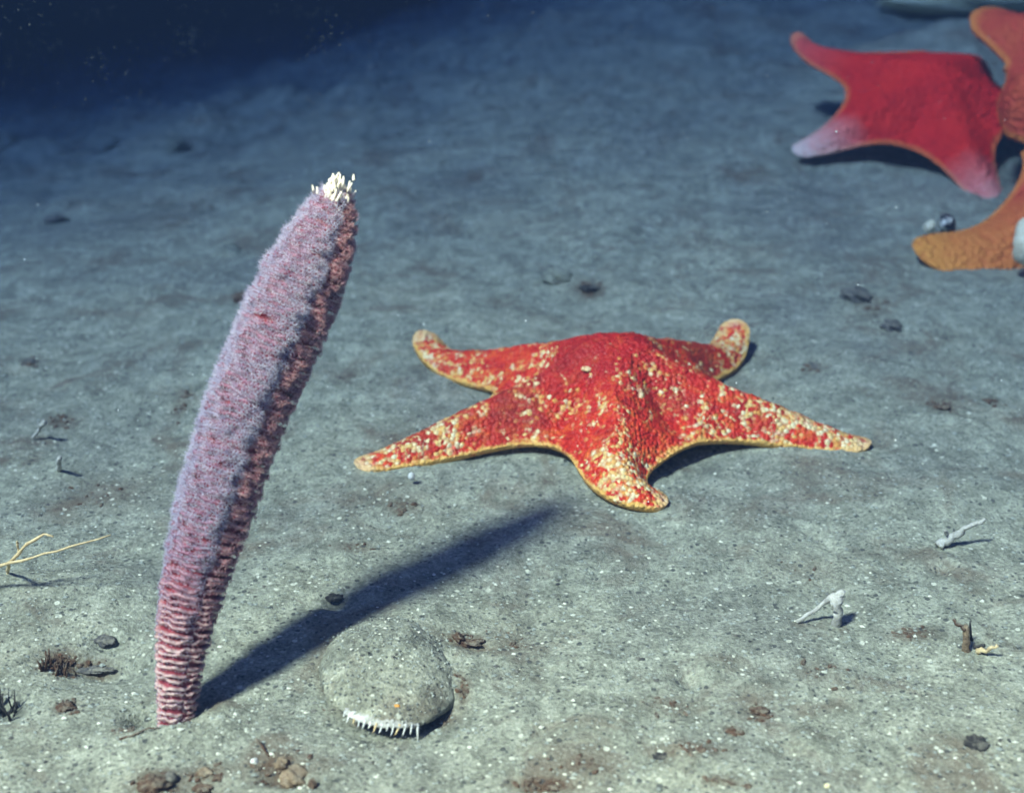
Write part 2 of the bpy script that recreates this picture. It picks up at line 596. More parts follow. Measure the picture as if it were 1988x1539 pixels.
# ------------------------------------------------------------------ sea pen
def build_sea_pen():
    cl = [(340, 1420, 36), (341, 1390, 40), (345, 1330, 46), (350, 1270, 53), (360, 1200, 62), (380, 1110, 71), (412, 1000, 80),
          (442, 900, 84), (476, 800, 87), (518, 700, 90), (562, 600, 91), (585, 550, 88), (608, 500, 80), (632, 440, 65), (648, 400, 47), (655, 372, 26), (657, 358, 10)]
    yb, yt = p_pen.y, 0.795
    pts, rad = [], []
    for (px, py, r) in cl:
        k = (1390 - py) / (1390 - 358)
        Y = yb + (yt - yb) * (k if k < 0 else k ** 1.15)
        d = view_ray(px, py)
        tt = Y / d.y
        p = CAM + d * tt
        pts.append(np.array(p))
        rad.append(r * pxm(p))
    pts = np.array(pts)
    rad = np.array(rad)
    # arc length resample
    seg = np.r_[0, np.cumsum(np.linalg.norm(np.diff(pts, axis=0), axis=1))]
    L = seg[-1]

    def C(s):
        return np.array([np.interp(s, seg, pts[:, k]) for k in range(3)])

    def R(s):
        return float(np.interp(s, seg, rad))
    root = empty('sea_pen', p_pen)
    tag(root, 'tall mauve sea pen leaning out of the mud with a white tip', 'sea pen')
    base = np.array(p_pen)

    tflesh = NT('sea_pen_flesh')
    c = tflesh.coord()
    lip = tflesh.attr('lip')
    nz = tflesh.noise(c, 260, 4, 0.7)
    inner = tflesh.ramp(nz, [(0.3, (0.16, 0.020, 0.035)), (0.7, (0.34, 0.065, 0.085))])
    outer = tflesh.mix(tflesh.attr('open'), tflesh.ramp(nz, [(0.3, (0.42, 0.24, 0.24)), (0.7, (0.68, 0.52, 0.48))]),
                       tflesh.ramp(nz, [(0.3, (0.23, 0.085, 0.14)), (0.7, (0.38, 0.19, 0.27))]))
    fac = tflesh.ramp(lip, [(0.45, 0.0), (0.95, 1.0)])
    tflesh.bump(nz, 0.5, 0.0006)
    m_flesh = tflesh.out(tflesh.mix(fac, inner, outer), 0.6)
    m_tent = simple_mat('sea_pen_tentacle', (0.54, 0.52, 0.70), (0.78, 0.78, 0.90), 300, rough=0.6)
    m_fuzz = simple_mat('sea_pen_outer_tentacle', (0.44, 0.43, 0.62), (0.66, 0.65, 0.80), 300, rough=0.6)
    m_pink = simple_mat('sea_pen_lightened_tentacle', (0.74, 0.42, 0.44), (0.90, 0.66, 0.68), 300, rough=0.6)  # paler pink for the shaded right lobe: missing fill light put into its colour
    m_mouth = simple_mat('sea_pen_mouth', (0.16, 0.012, 0.035), (0.34, 0.04, 0.07), 400, rough=0.6)

    def frame(s):
        p0, p1 = C(max(0, s - 0.012)), C(min(L, s + 0.012))
        T = (p1 - p0) / np.linalg.norm(p1 - p0)
        toward = np.array([0.0, -1.0, 0.25])
        N = toward - T * toward.dot(T)
        N /= np.linalg.norm(N)
        B = np.cross(N, T)          # to the viewer's right
        if B[0] < 0:
            B = -B
        return T, N, B
    # central stalk
    V, F = [], []
    nn = 40
    ns = 60
    for i in range(ns + 1):
        s = L * i / ns
        T, N, B = frame(s)
        r = R(s) * 0.68
        for k in range(nn):
            a = 2 * math.pi * k / nn
            V.append(C(s) + (N * math.cos(a) + B * math.sin(a)) * r - base)
    for i in range(ns):
        for k in range(nn):
            k2 = (k + 1) % nn
            F.append((i * nn + k, i * nn + k2, (i + 1) * nn + k2, (i + 1) * nn + k))
    F.append(tuple(ns * nn + k for k in range(nn)))
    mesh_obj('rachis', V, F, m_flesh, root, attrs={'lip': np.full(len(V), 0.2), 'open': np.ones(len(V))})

    AC = 0.62                     # the seam between the two rows of leaves
    s = 0.012 * L
    tier = 0
    while s < L * 0.985:
        k = s / L
        gap = rng.uniform(0.82, 1.2) * (0.0040 if k < 0.25 else 0.0040 - 0.0002 * min(1, (k - 0.25) / 0.4))
        T, N, B = frame(s)
        r = R(s)
        c0 = C(s)
        open_k = float(sstep(0.12, 0.45, k))          # polyps are drawn in near the foot
        for side in (-1, 1):
            open_ = open_k if side < 0 else open_k * 0.7
            if side < 0:
                a0, a1, rs, n = AC, AC - 3.75, 1.0, 44
            else:
                a0, a1, rs, n = AC + 0.02, AC + 2.50, 0.95, 30
            V, F, lipv = [], [], []
            ph1, ph2 = rng.random() * 6, rng.random() * 6
            outer_pts = []
            jr = rng.uniform(0.95, 1.03) if side < 0 else rng.uniform(0.98, 1.02)
            tilt_ = rng.uniform(0.0, 0.35)
            for i in range(n + 1):
                u = i / n
                a = a0 + (a1 - a0) * u
                if side < 0:
                    ends = 0.86 + 0.14 * float(sstep(0.0, 0.14, u)) - 0.10 * float(sstep(0.9, 1.0, u))
                else:
                    ends = 0.80 + 0.30 * math.sin(math.pi * min(1.0, 0.06 + u * 0.9)) ** 0.9 - 0.10 * float(sstep(0.9, 1.0, u))
                wav = jr * (1 + 0.04 * math.sin(7 * a + ph1) + 0.03 * math.sin(13 * a + ph2))
                ro = r * rs * ends * wav * (0.90 - 0.04 * open_)
                ri = r * 0.60
                dirv = N * math.cos(a) + B * math.sin(a)
                lift = gap * (0.25 + tilt_ * math.cos(a + ph1) + 0.16 * math.sin(5 * a + ph2) + 0.10 * math.sin(11 * a + ph1))
                p_o = c0 + dirv * ro + T * lift
                V += [c0 + dirv * ri + T * gap * 0.55 - base, c0 + dirv * (ro - gap * 0.12) + T * (lift + gap * 0.20) - base,
                      p_o - base, c0 + dirv * (ro - gap * 0.15) + T * (lift - gap * 0.18) - base, c0 + dirv * ri - T * gap * 0.55 - base]
                lipv += [0.0, 0.9, 1.0, 0.8, 0.0]
                outer_pts.append((p_o - base, dirv, a))
                if i:
                    o = (i - 1) * 5
                    for q in range(4):
                        F.append((o + q, o + 5 + q, o + 6 + q, o + 1 + q))
            leaf = mesh_obj('polyp_leaf', V, F, m_flesh, root, attrs={'lip': lipv, 'open': np.full(len(V), float(sstep(0.10, 0.34, k)) * (1.0 if side < 0 else 0.35))})  # right leaves get paler lips, light painted into their shaded side
            # the polyps along the lip of the leaf
            PV, PF, PM = [], [], []
            arc = abs(a1 - a0) * r * rs
            npoly = max(6, int(arc / 0.0027))
            for row in range(2):
                for j in range(npoly):
                    u = (j + 0.5 * row + 0.3 * rng.random()) / npoly
                    if u >= 1:
                        continue
                    f = u * n
                    i0 = min(int(f), n - 1)
                    w = f - i0
                    P = outer_pts[i0][0] * (1 - w) + outer_pts[i0 + 1][0] * w
                    D = outer_pts[i0][1] * (1 - w) + outer_pts[i0 + 1][1] * w
                    axis_ = D + T * (0.25 if row else -0.25) + rng.normal(0, 0.18, 3)
                    axis_ /= np.linalg.norm(axis_)
                    P = P + T * gap * (0.26 if row else -0.24) - D * gap * 0.08 * row
                    left = side < 0 and -2.6 < (a0 + (a1 - a0) * u) < -0.75
                    size = 0.0017 * (0.40 + 0.60 * open_) * (0.75 + 0.5 * rng.random())
                    a_ = np.cross(axis_, T)
                    a_ /= np.linalg.norm(a_)
                    b_ = np.cross(axis_, a_)
                    # mouth cone
                    o = len(PV)
                    for q in range(4):
                        an = q * math.pi / 2
                        PV.append(P + (a_ * math.cos(an) + b_ * math.sin(an)) * size * 0.46)
                    PV.append(P + axis_ * size * 0.62)
                    for q in range(4):
                        PF.append((o + q, o + (q + 1) % 4, o + 4))
                        PM.append(1)
                    nt = 7
                    spread = 0.75 + 0.3 * rng.random()
                    for q in range(nt):
                        an = q * 6.283 / nt + ph1
                        rad_ = a_ * math.cos(an) + b_ * math.sin(an)
                        tang = -a_ * math.sin(an) + b_ * math.cos(an)
                        root_ = P + rad_ * size * 0.38 + axis_ * size * 0.25
                        tip_ = root_ + (rad_ * spread + axis_ * (0.75 + 0.5 * rng.random())) * size * (0.55 + 0.6 * open_ + (0.7 * open_ * rng.random() if left else 0))
                        o = len(PV)
                        PV += [root_ + tang * size * 0.13, root_ - tang * size * 0.13, root_ + axis_ * size * 0.20, tip_]
                        PF += [(o, o + 1, o + 3), (o + 1, o + 2, o + 3), (o + 2, o, o + 3)]
                        PM += [2 if left else (0 if side < 0 else 3)] * 3
            mesh_obj('polyp_fringe', PV, PF, [m_tent, m_mouth, m_fuzz, m_pink], leaf, smooth=False, fmat=PM)
        s += gap
        tier += 1
    # white crown at the tip
    for m_ in (m_tent, m_fuzz, m_pink):      # thin tissue lets light through
        nt_ = m_.node_tree
        bs = nt_.nodes['Principled BSDF']
        tr = nt_.nodes.new('ShaderNodeBsdfTranslucent')
        mx = nt_.nodes.new('ShaderNodeMixShader')
        mx.inputs[0].default_value = 0.4
        src = bs.inputs['Base Color'].links[0].from_socket
        nt_.links.new(src, tr.inputs['Color'])
        nt_.links.new(bs.outputs[0], mx.inputs[1])
        nt_.links.new(tr.outputs[0], mx.inputs[2])
        nt_.links.new(mx.outputs[0], nt_.nodes['Material Output'].inputs['Surface'])
    T, N, B = frame(L)
    V, F = [], []
    cen = C(L - 0.008) - base
    for q in range(190):
        u = rng.normal(0, 1, 3)
        u = u / np.linalg.norm(u)
        u = u * 0.55 + T * 1.0 - B * 0.10 + N * 0.25
        u /= np.linalg.norm(u)
        p0 = cen + rng.normal(0, 0.0034, 3) + T * rng.uniform(-0.006, 0.004) + N * 0.003 - T * 0.001
        ln = 0.0060 * (0.5 + 0.8 * rng.random())
        v, f = tube([p0, p0 + u * ln * 0.5 + rng.normal(0, 0.0004, 3), p0 + u * ln], [0.0010, 0.0009, 0.0004], 5)
        o = len(V)
        V += v
        F += [tuple(x + o for x in ff) for ff in f]
    tip = mesh_obj('tip_polyps', V, F, M_white_tip, root)
    tip['label'] = 'bright white tuft of polyps at the top'
    return root


build_sea_pen()

# ------------------------------------------------------------------ sea stars
def make_star(name, arms, R, rin, disc_h, arm_h, thick, mat, arch=0.006, groove=0.35, width=0.038, tipw=0.013, nth=90, nu=44, dent=0.0, seed=1, taper=1.0, fillet=0.17, ridge_p=0.55, hump=0.50):
    """One continuous skin. arms: list of dict(ang, len, yaw=(..), pitch=(..), lift). Canonical arms sit 72 degrees apart; each is
    turned, scaled and bent along its own curved spine. Returns verts, faces, attrs."""
    n = 5
    seg36 = math.pi / 5

    # canonical half-width: solve fillet so that the outline is smooth between arms
    ai = rin * math.cos(seg36)
    wi = rin * math.sin(seg36)
    lfil = (R - ai) * fillet

    def warm(a):
        q = np.clip((a - ai) / (R - ai), 0, 1)
        body = width * (1 - q) ** taper + tipw * (1 - (1 - q) ** taper)
        cap = np.sqrt(np.clip(1 - np.clip((a - (R - tipw)) / tipw, 0, 1) ** 2, 0, 1))
        return body * cap

    kf = wi - float(warm(np.array([ai]))[0])

    def w(a):
        return warm(a) + kf * np.exp(-(np.maximum(a, ai) - ai) / lfil)
    # outline radius as a function of local angle
    aa = np.linspace(ai, R * 0.99999, 3000)
    ww = w(aa)
    ww[-1] = 0
    phis = np.arctan2(ww, aa)
    rr = np.hypot(aa, ww)
    # parametrise the outline by arc length for even sampling
    arc = np.r_[0, np.cumsum(np.hypot(np.diff(aa), np.diff(ww)))]
    sel = np.linspace(0, arc[-1], nth)
    oa, ow = np.interp(sel, arc, aa), np.interp(sel, arc, ww)      # from interradius to tip
    outline = []    # (arm index, a, b)
    for k in range(n):
        for j in range(nth - 1):
            outline.append((k, oa[j], -ow[j]))
        for j in range(nth - 1, 0, -1):
            outline.append((k, oa[j], ow[j]))
    m = len(outline)
    ok = np.array([o[0] for o in outline])
    oaa = np.array([o[1] for o in outline])
    oww = np.array([o[2] for o in outline])
    us = np.sin(np.linspace(0, 1, nu + 1)[1:] * math.pi / 2)
    us[-1] = 1.0
    A = us[:, None] * oaa[None]
    Bv = us[:, None] * oww[None]
    K = np.repeat(ok[None], nu, 0)
    U = np.repeat(us[:, None], m, 1)
    Rr = np.hypot(A, Bv)
    # height of the upper skin
    q = np.clip((A - ai * 0.6) / (R - ai * 0.6), 0, 1)
    ridge = arm_h * (1 - q) ** ridge_p + thick * 1.0
    wloc = w(np.maximum(A, ai))
    wloc = np.where(A < ai, np.maximum(A, 1e-5) * math.tan(seg36) * 1.0 + 1e-6, wloc)
    tt = np.clip(np.abs(Bv) / np.maximum(wloc, 1e-6), 0, 1)
    edge = U                                    # 1 at the outline
    # rounded cross-section toward the margin
    prof = (1 - edge ** 3.0) ** 0.66
    disc = disc_h * np.exp(-(Rr / (rin * hump)) ** 2.2)
    gro = 1 - groove * np.exp(-((1 - tt) / 0.22) ** 2) * sstep(0.25, 0.85, Rr / rin) * (1 - sstep(0.95, 1.4, Rr / rin))
    tt_h = tt * sstep(0.15, 0.85, Rr / rin)
    ztop = thick * 0.75 + (ridge * (1 - 0.84 * tt_h ** (1.15 + 0.9 * sstep(0.9, 1.5, Rr / rin))) * gro) * prof + disc * prof
    if dent:
        ztop = ztop - dent * np.exp(-(Rr / (rin * 0.25)) ** 2)
    rs = np.random.default_rng(seed)
    ztop = ztop + 0.0022 * fbm(A * 90 + K * 31 + seed, Bv * 90 + K * 7, 4, 0.65) * prof * (R / 0.2)
    zbot = np.zeros_like(ztop) + thick * 0.28 * edge ** 8
    zbot = np.where(edge > 0.98, thick * 0.22, zbot)

    canon = np.array([2 * math.pi * k / 5 for k in range(5)])
    actual = np.array([a['ang'] for a in arms])

    def place(A, Bv, K, Z, edge):
        out = np.zeros(A.shape + (3,))
        for k in range(5):
            mk = K == k
            if not mk.any():
                continue
            arm = arms[k]
            a, b, z = A[mk], Bv[mk], Z[mk]
            # angular warp so that neighbouring arms stay joined
            th = np.arctan2(b, a)
            nxt = actual[(k + 1) % 5] + (2 * math.pi if k == 4 else 0)
            prv = actual[k - 1] - (2 * math.pi if k == 0 else 0)
            gp = (nxt - actual[k]) / 2
            gm = (actual[k] - prv) / 2
            ratio = np.where(th > 0, gp, gm) / seg36
            near = 1 - sstep(ai * 0.9, ai + (R - ai) * 0.45, a)
            ratio = 1 + (ratio - 1) * near
            # inside the disc turn by the warped angle, on the arm keep the true width
            r_ = np.hypot(a, b)
            th2 = th * ratio
            a2, b2 = r_ * np.cos(th2), r_ * np.sin(th2)
            # spine of the arm
            s = np.clip((a2 - ai) / (R - ai), 0, 1.02)
            N = 60
            sp = np.linspace(0, 1.02, N)
            yaw = np.interp(sp, np.linspace(0, 1, len(arm['yaw'])), arm['yaw'])
            pit = np.interp(sp, np.linspace(0, 1, len(arm['pitch'])), arm['pitch'])
            step = (R - ai) * arm['len'] * (sp[1] - sp[0])
            dx = np.cos(yaw) * np.cos(pit) * step
            dy = np.sin(yaw) * np.cos(pit) * step
            dz = np.sin(pit) * step
            X = ai + np.r_[0, np.cumsum(dx[:-1])]
            Y = np.r_[0, np.cumsum(dy[:-1])]
            Zs = np.r_[0, np.cumsum(dz[:-1])]
            xs, ys, zs = (np.interp(s, sp, q_) for q_ in (X, Y, Zs))
            yw, pt = np.interp(s, sp, yaw), np.interp(s, sp, pit)
            ins = a2 < ai
            xs = np.where(ins, a2, xs)
            ys = np.where(ins, 0, ys)
            zs = np.where(ins, 0, zs)
            px_ = xs - np.sin(yw) * b2 - np.cos(yw) * np.sin(pt) * z
            py_ = ys + np.cos(yw) * b2 - np.sin(yw) * np.sin(pt) * z
            pz_ = zs + np.cos(pt) * z
            # arch of the body: edges of the disc stand a little off the mud
            pz_ = pz_ + arch * (1 - s) ** 1.0
            ca, sa = math.cos(actual[k]), math.sin(actual[k])
            out[mk] = np.stack([px_ * ca - py_ * sa, px_ * sa + py_ * ca, pz_], 1)
        return out
    Pt = place(A, Bv, K, ztop, U)
    Pb = place(A * 0.985, Bv * 0.96, K, zbot, U)
    # margin ring between upper and lower skin, slightly proud
    V = [np.array([0, 0, thick * 0.75 + float(ridge[0].mean()) + disc_h + arch - dent])]
    attr_edge, attr_s, attr_a = [0.0], [0.0], [0.0]
    s_all = np.clip((A - ai) / (R - ai), 0, 1)
    Vt = Pt.reshape(-1, 3)
    Vb = Pb.reshape(-1, 3)
    mt = len(Vt)
    verts = np.concatenate([np.array(V), Vt, Vb, np.array([[0, 0, arch]])])
    F = []
    for j in range(m):
        F.append((0, 1 + j, 1 + (j + 1) % m))
    for i in range(nu - 1):
        for j in range(m):
            j2 = (j + 1) % m
            F.append((1 + i * m + j, 1 + (i + 1) * m + j, 1 + (i + 1) * m + j2, 1 + i * m + j2))
    ob = 1 + mt
    for j in range(m):
        j2 = (j + 1) % m
        F.append((1 + (nu - 1) * m + j, ob + (nu - 1) * m + j, ob + (nu - 1) * m + j2, 1 + (nu - 1) * m + j2))
    for i in range(nu - 1):
        for j in range(m):
            j2 = (j + 1) % m
            F.append((ob + i * m + j, ob + i * m + j2, ob + (i + 1) * m + j2, ob + (i + 1) * m + j))
    last = len(verts) - 1
    for j in range(m):
        F.append((last, ob + (j + 1) % m, ob + j))
    edge_a = np.concatenate([[0], U.ravel(), np.ones(mt), [1]])
    s_a = np.concatenate([[0], s_all.ravel(), s_all.ravel(), [0]])
    t_a = np.concatenate([[0], tt.ravel(), tt.ravel(), [0]])
    r_a = np.concatenate([[0], (Rr / R).ravel(), (Rr / R).ravel(), [0]])
    arm_a = np.concatenate([[0], K.ravel(), K.ravel(), [0]]).astype(float)
    return verts, F, dict(edge=edge_a, along=s_a, across=t_a, radial=r_a, arm=arm_a)


def rad(*d):
    return tuple(math.radians(x) for x in d)


# --- mottled star in the middle
def mottled_star_material():
    t = NT('mottled_star_skin')
    c = t.coord()
    mp_ = t.n('ShaderNodeMapping')
    mp_.inputs['Location'].default_value = (0.37, 0.81, 0.12)
    t.l(c, mp_.inputs['Vector'])
    c = mp_.outputs[0]
    edge, along, across, radial = t.attr('edge'), t.attr('along'), t.attr('across'), t.attr('radial')
    n1 = t.noise(c, 31.0, 5, 0.66, 0.8)
    n2 = t.noise(c, 90.0, 4, 0.7)
    red = t.ramp(n2, [(0.30, (0.46, 0.010, 0.008)), (0.5, (0.76, 0.034, 0.012)), (0.70, (0.88, 0.18, 0.028))])
    # darker, browner skin over the front arm root and the folds between arms
    dk = t.ramp(t.noise(c, 14.0, 3, 0.5), [(0.52, 0.0), (0.68, 0.55)])
    red = t.mix(dk, red, (0.22, 0.035, 0.022))
    red = t.mix(t.ramp(t.math('ADD', radial, t.math('MULTIPLY', t.math('SUBTRACT', n1, 0.5), 0.35)), [(0.16, 0.6), (0.40, 0.0)]), red, (0.46, 0.006, 0.012))
    # plates: cells of the skin that are cream where a coarse patch says so
    v = t.voro(c, 300.0)
    sep = t.n('ShaderNodeSeparateColor')
    t.l(v.outputs['Color'], sep.inputs[0])
    # more cream along the arms and toward the tips, little on the crown of the disc
    bias = t.math('MULTIPLY_ADD', along, 0.16, -0.055)
    disc_clear = t.ramp(radial, [(0.06, 0.10), (0.22, 0.0)])
    patch = t.math('ADD', t.math('ADD', n1, bias), t.math('MULTIPLY', t.math('SUBTRACT', sep.outputs[0], 0.5), 0.26))
    patch = t.math('SUBTRACT', patch, disc_clear)
    pm = t.ramp(patch, [(0.515, 0.0), (0.590, 1.0)])
    cream = t.ramp(sep.outputs[1], [(0.0, (0.78, 0.30, 0.06)), (0.35, (0.86, 0.56, 0.18)), (1.0, (0.90, 0.78, 0.48))])
    col = t.mix(pm, red, cream)
    # bead gaps
    col = t.mix(t.ramp(v.outputs['Distance'], [(0.45, 0.0), (0.75, 0.45)]), col, t.mix(0.5, red, (0.20, 0.01, 0.01)))
    # yellow margin
    mg = t.math('ADD', edge, t.math('MULTIPLY', t.math('SUBTRACT', n2, 0.5), 0.22))
    col = t.mix(t.ramp(mg, [(0.955, 0.0), (0.992, 0.9)]), col, (0.86, 0.50, 0.12))
    tip = t.ramp(t.math('ADD', along, t.math('MULTIPLY', t.math('SUBTRACT', n1, 0.5), 0.35)), [(0.86, 0.0), (1.0, 0.6)])
    col = t.mix(tip, col, (0.84, 0.58, 0.36))
    hb = t.math('SUBTRACT', t.math('MULTIPLY', n2, 0.4), v.outputs['Distance'])
    t.bump(hb, 1.0, 0.0024)
    t.b.inputs['Specular IOR Level'].default_value = 0.35
    return t.out(col, 0.5)


M_star = mottled_star_material()
star_arms = [
    dict(ang=math.radians(50), len=1.06, yaw=rad(0, -8, -10, 0, 12, 20), pitch=rad(-6, -6, 0, 18, 50, 66)),
    dict(ang=math.radians(141), len=1.20, yaw=rad(0, 6, 8, 2, -8, -16), pitch=rad(-6, -7, 0, 10, 32, 46)),
    dict(ang=math.radians(203), len=1.20, yaw=rad(0, 3, 4, 2, 0, -3), pitch=rad(-5, -4, -2, 0, 2, 12)),
    dict(ang=math.radians(268), len=0.74, yaw=rad(0, -4, 8, 38, 74, 96), pitch=rad(-6, -5, -3, -1, 2, 8)),
    dict(ang=math.radians(343), len=1.10, yaw=rad(0, 2, 2, 0, -3, -5), pitch=rad(-5, -4, -2, 0, 6, 20)),
]
sv, sf, sa = make_star('sea_star', star_arms, 0.205, 0.101, 0.022, 0.024, 0.009, M_star, arch=0.012, groove=0.55, width=0.032, tipw=0.0120, seed=3, taper=0.9, fillet=0.17, nth=110, nu=54)
star_root = empty('sea_star', (p_star.x, p_star.y, hz(p_star.x, p_star.y) - 0.002))
tag(star_root, 'mottled red and cream sea star with yellow edges flat on the mud', 'sea star')
mesh_obj('body', sv, sf, M_star, star_root, attrs=sa)
M_madre = simple_mat('madreporite_plate', (0.70, 0.40, 0.18), (0.88, 0.68, 0.40), 420, bump=0.8, bdist=0.0012)
# madreporite: the round cream button on the disc
V, F = lump(5, 0.0046, 0.0046, 0.0016, 0.25)
# (set on the skin where the photograph shows it)
bpy.context.view_layer.update()
_w = np.array(sv) + np.array(star_root.location)
_c = _w - np.array(CAM)
_d = _c @ np.array(_fw)
_e = np.hypot(994 + FPX * _c[:, 0] / _d - 1140, 769.5 - FPX * (_c @ np.array(_up)) / _d - 716) + 40 * (_w[:, 2] < star_root.location.z + 0.03) * 10 + 60 * _d
_k = int(np.argmin(_e))
mp = mesh_obj('madreporite', V, F, M_madre, star_root, loc=tuple(np.array(sv)[_k] + np.array((0, 0, 0.0005))))
mp['label'] = 'round cream button on the disc'

# --- smooth red star at the back
def smooth_star_material(name, c_dark, c_light, edge_col, tip_col, tip_start=0.62, mott=None):
    t = NT(name)
    c = t.coord()
    edge, along = t.attr('edge'), t.attr('along')
    n1 = t.noise(c, 16.0, 4, 0.6)
    n2 = t.noise(c, 120.0, 4, 0.65)
    col = t.ramp(n1, [(0.3, c_dark), (0.7, c_light)])
    if mott:
        col = t.mix(t.ramp(t.noise(c, 45.0, 5, 0.7), [(0.5, 0.0), (0.68, 0.7)]), col, mott)
    col = t.mix(t.ramp(edge, [(0.93, 0.0), (0.985, 0.9)]), col, edge_col)
    tip = t.ramp(t.math('ADD', along, t.math('MULTIPLY', t.math('SUBTRACT', n1, 0.5), 0.2)), [(tip_start, 0.0), (1.0, 1.0)])
    col = t.mix(t.math('MULTIPLY', tip, t.attr('tipw')), col, tip_col)
    vv = t.voro(c, 150.0)
    col = t.mix(t.ramp(vv.outputs['Distance'], [(0.4, 0.0), (0.85, 0.25)]), col, c_dark)
    t.bump(t.math('SUBTRACT', n2, vv.outputs['Distance']), 1.0, 0.004)
    return t.out(col, 0.6)


M_red = smooth_star_material('red_star_skin', (0.80, 0.008, 0.010), (0.95, 0.022, 0.012), (0.86, 0.20, 0.05), (0.92, 0.74, 0.66), 0.22, mott=(0.62, 0.006, 0.010))
M_rust = smooth_star_material('rust_star_skin', (0.58, 0.050, 0.026), (0.78, 0.12, 0.040), (0.86, 0.26, 0.05), (0.88, 0.34, 0.06), 0.25, mott=(0.72, 0.05, 0.035))


def place_star(name, label, px, py, lift, tilt, rolly, verts, faces, attrs, mat, tipw):
    p = at(px, py)
    root = empty(name, (p.x, p.y, p.z))
    tag(root, label, 'sea star')
    M = Matrix.Translation((0, 0, lift)) @ Matrix.Rotation(rolly, 4, 'Y') @ Matrix.Rotation(tilt, 4, 'X')
    vv = [M @ Vector(v) for v in verts]
    tw = np.array([tipw[int(k)] for k in attrs['arm']])
    attrs = dict(attrs, tipw=tw)
    mesh_obj('body', vv, faces, mat, root, attrs=attrs)
    return root


red_arms = [
    dict(ang=math.radians(-12), len=0.6, yaw=rad(0, 0, 0), pitch=rad(0, -10, -15)),
    dict(ang=math.radians(46), len=0.5, yaw=rad(0, 0, 0), pitch=rad(0, -15, -25)),
    dict(ang=math.radians(140), len=1.15, yaw=rad(0, 4, 6, -4, -20), pitch=rad(0, 0, 2, 20, 45)),
    dict(ang=math.radians(206), len=1.05, yaw=rad(0, 2, -2, -6, -8), pitch=rad(0, -6, -6, -2, 8)),
    dict(ang=math.radians(282), len=1.3, yaw=rad(0, 0, 3, 6, 8), pitch=rad(0, -4, -2, 4, 12)),
]
v_, f_, a_ = make_star('red', red_arms, 0.195, 0.105, 0.022, 0.020, 0.007, M_red, arch=0.010, groove=0.25, width=0.036, tipw=0.011, seed=5, nth=60, nu=30)
place_star('sea_star', 'smooth scarlet sea star with white arm tips, partly under the rust orange star', 1790, 285, 0.048, math.radians(25), 0.0,
           v_, f_, a_, M_red, [0, 0, 0.15, 1.0, 0.75])

rust_arms = [
    dict(ang=math.radians(40), len=1.0, yaw=rad(0, 0, 0), pitch=rad(0, 0, 0)),
    dict(ang=math.radians(118), len=0.9, yaw=rad(0, 8, 16, 26), pitch=rad(0, 0, 5, 10)),
    dict(ang=math.radians(178), len=0.12, yaw=rad(0, 0, 0), pitch=rad(-10, -20, -30)),
    dict(ang=math.radians(236), len=2.05, yaw=rad(0, -8, -22, -44, -72), pitch=rad(-4, -3, 2, 10, 22)),
    dict(ang=math.radians(320), len=1.0, yaw=rad(0, 0, 0), pitch=rad(0, 0, 0)),
]
v_, f_, a_ = make_star('rust', rust_arms, 0.26, 0.150, 0.035, 0.035, 0.012, M_rust, arch=0.012, groove=0.2, width=0.060, tipw=0.027, seed=9, nth=60, nu=30)
place_star('sea_star', 'rust orange sea star cut by the right edge, one arm curling left', 2150, 370, 0.080, math.radians(26), 0.0,
           v_, f_, a_, M_rust, [0, 0, 0, 1.0, 0])

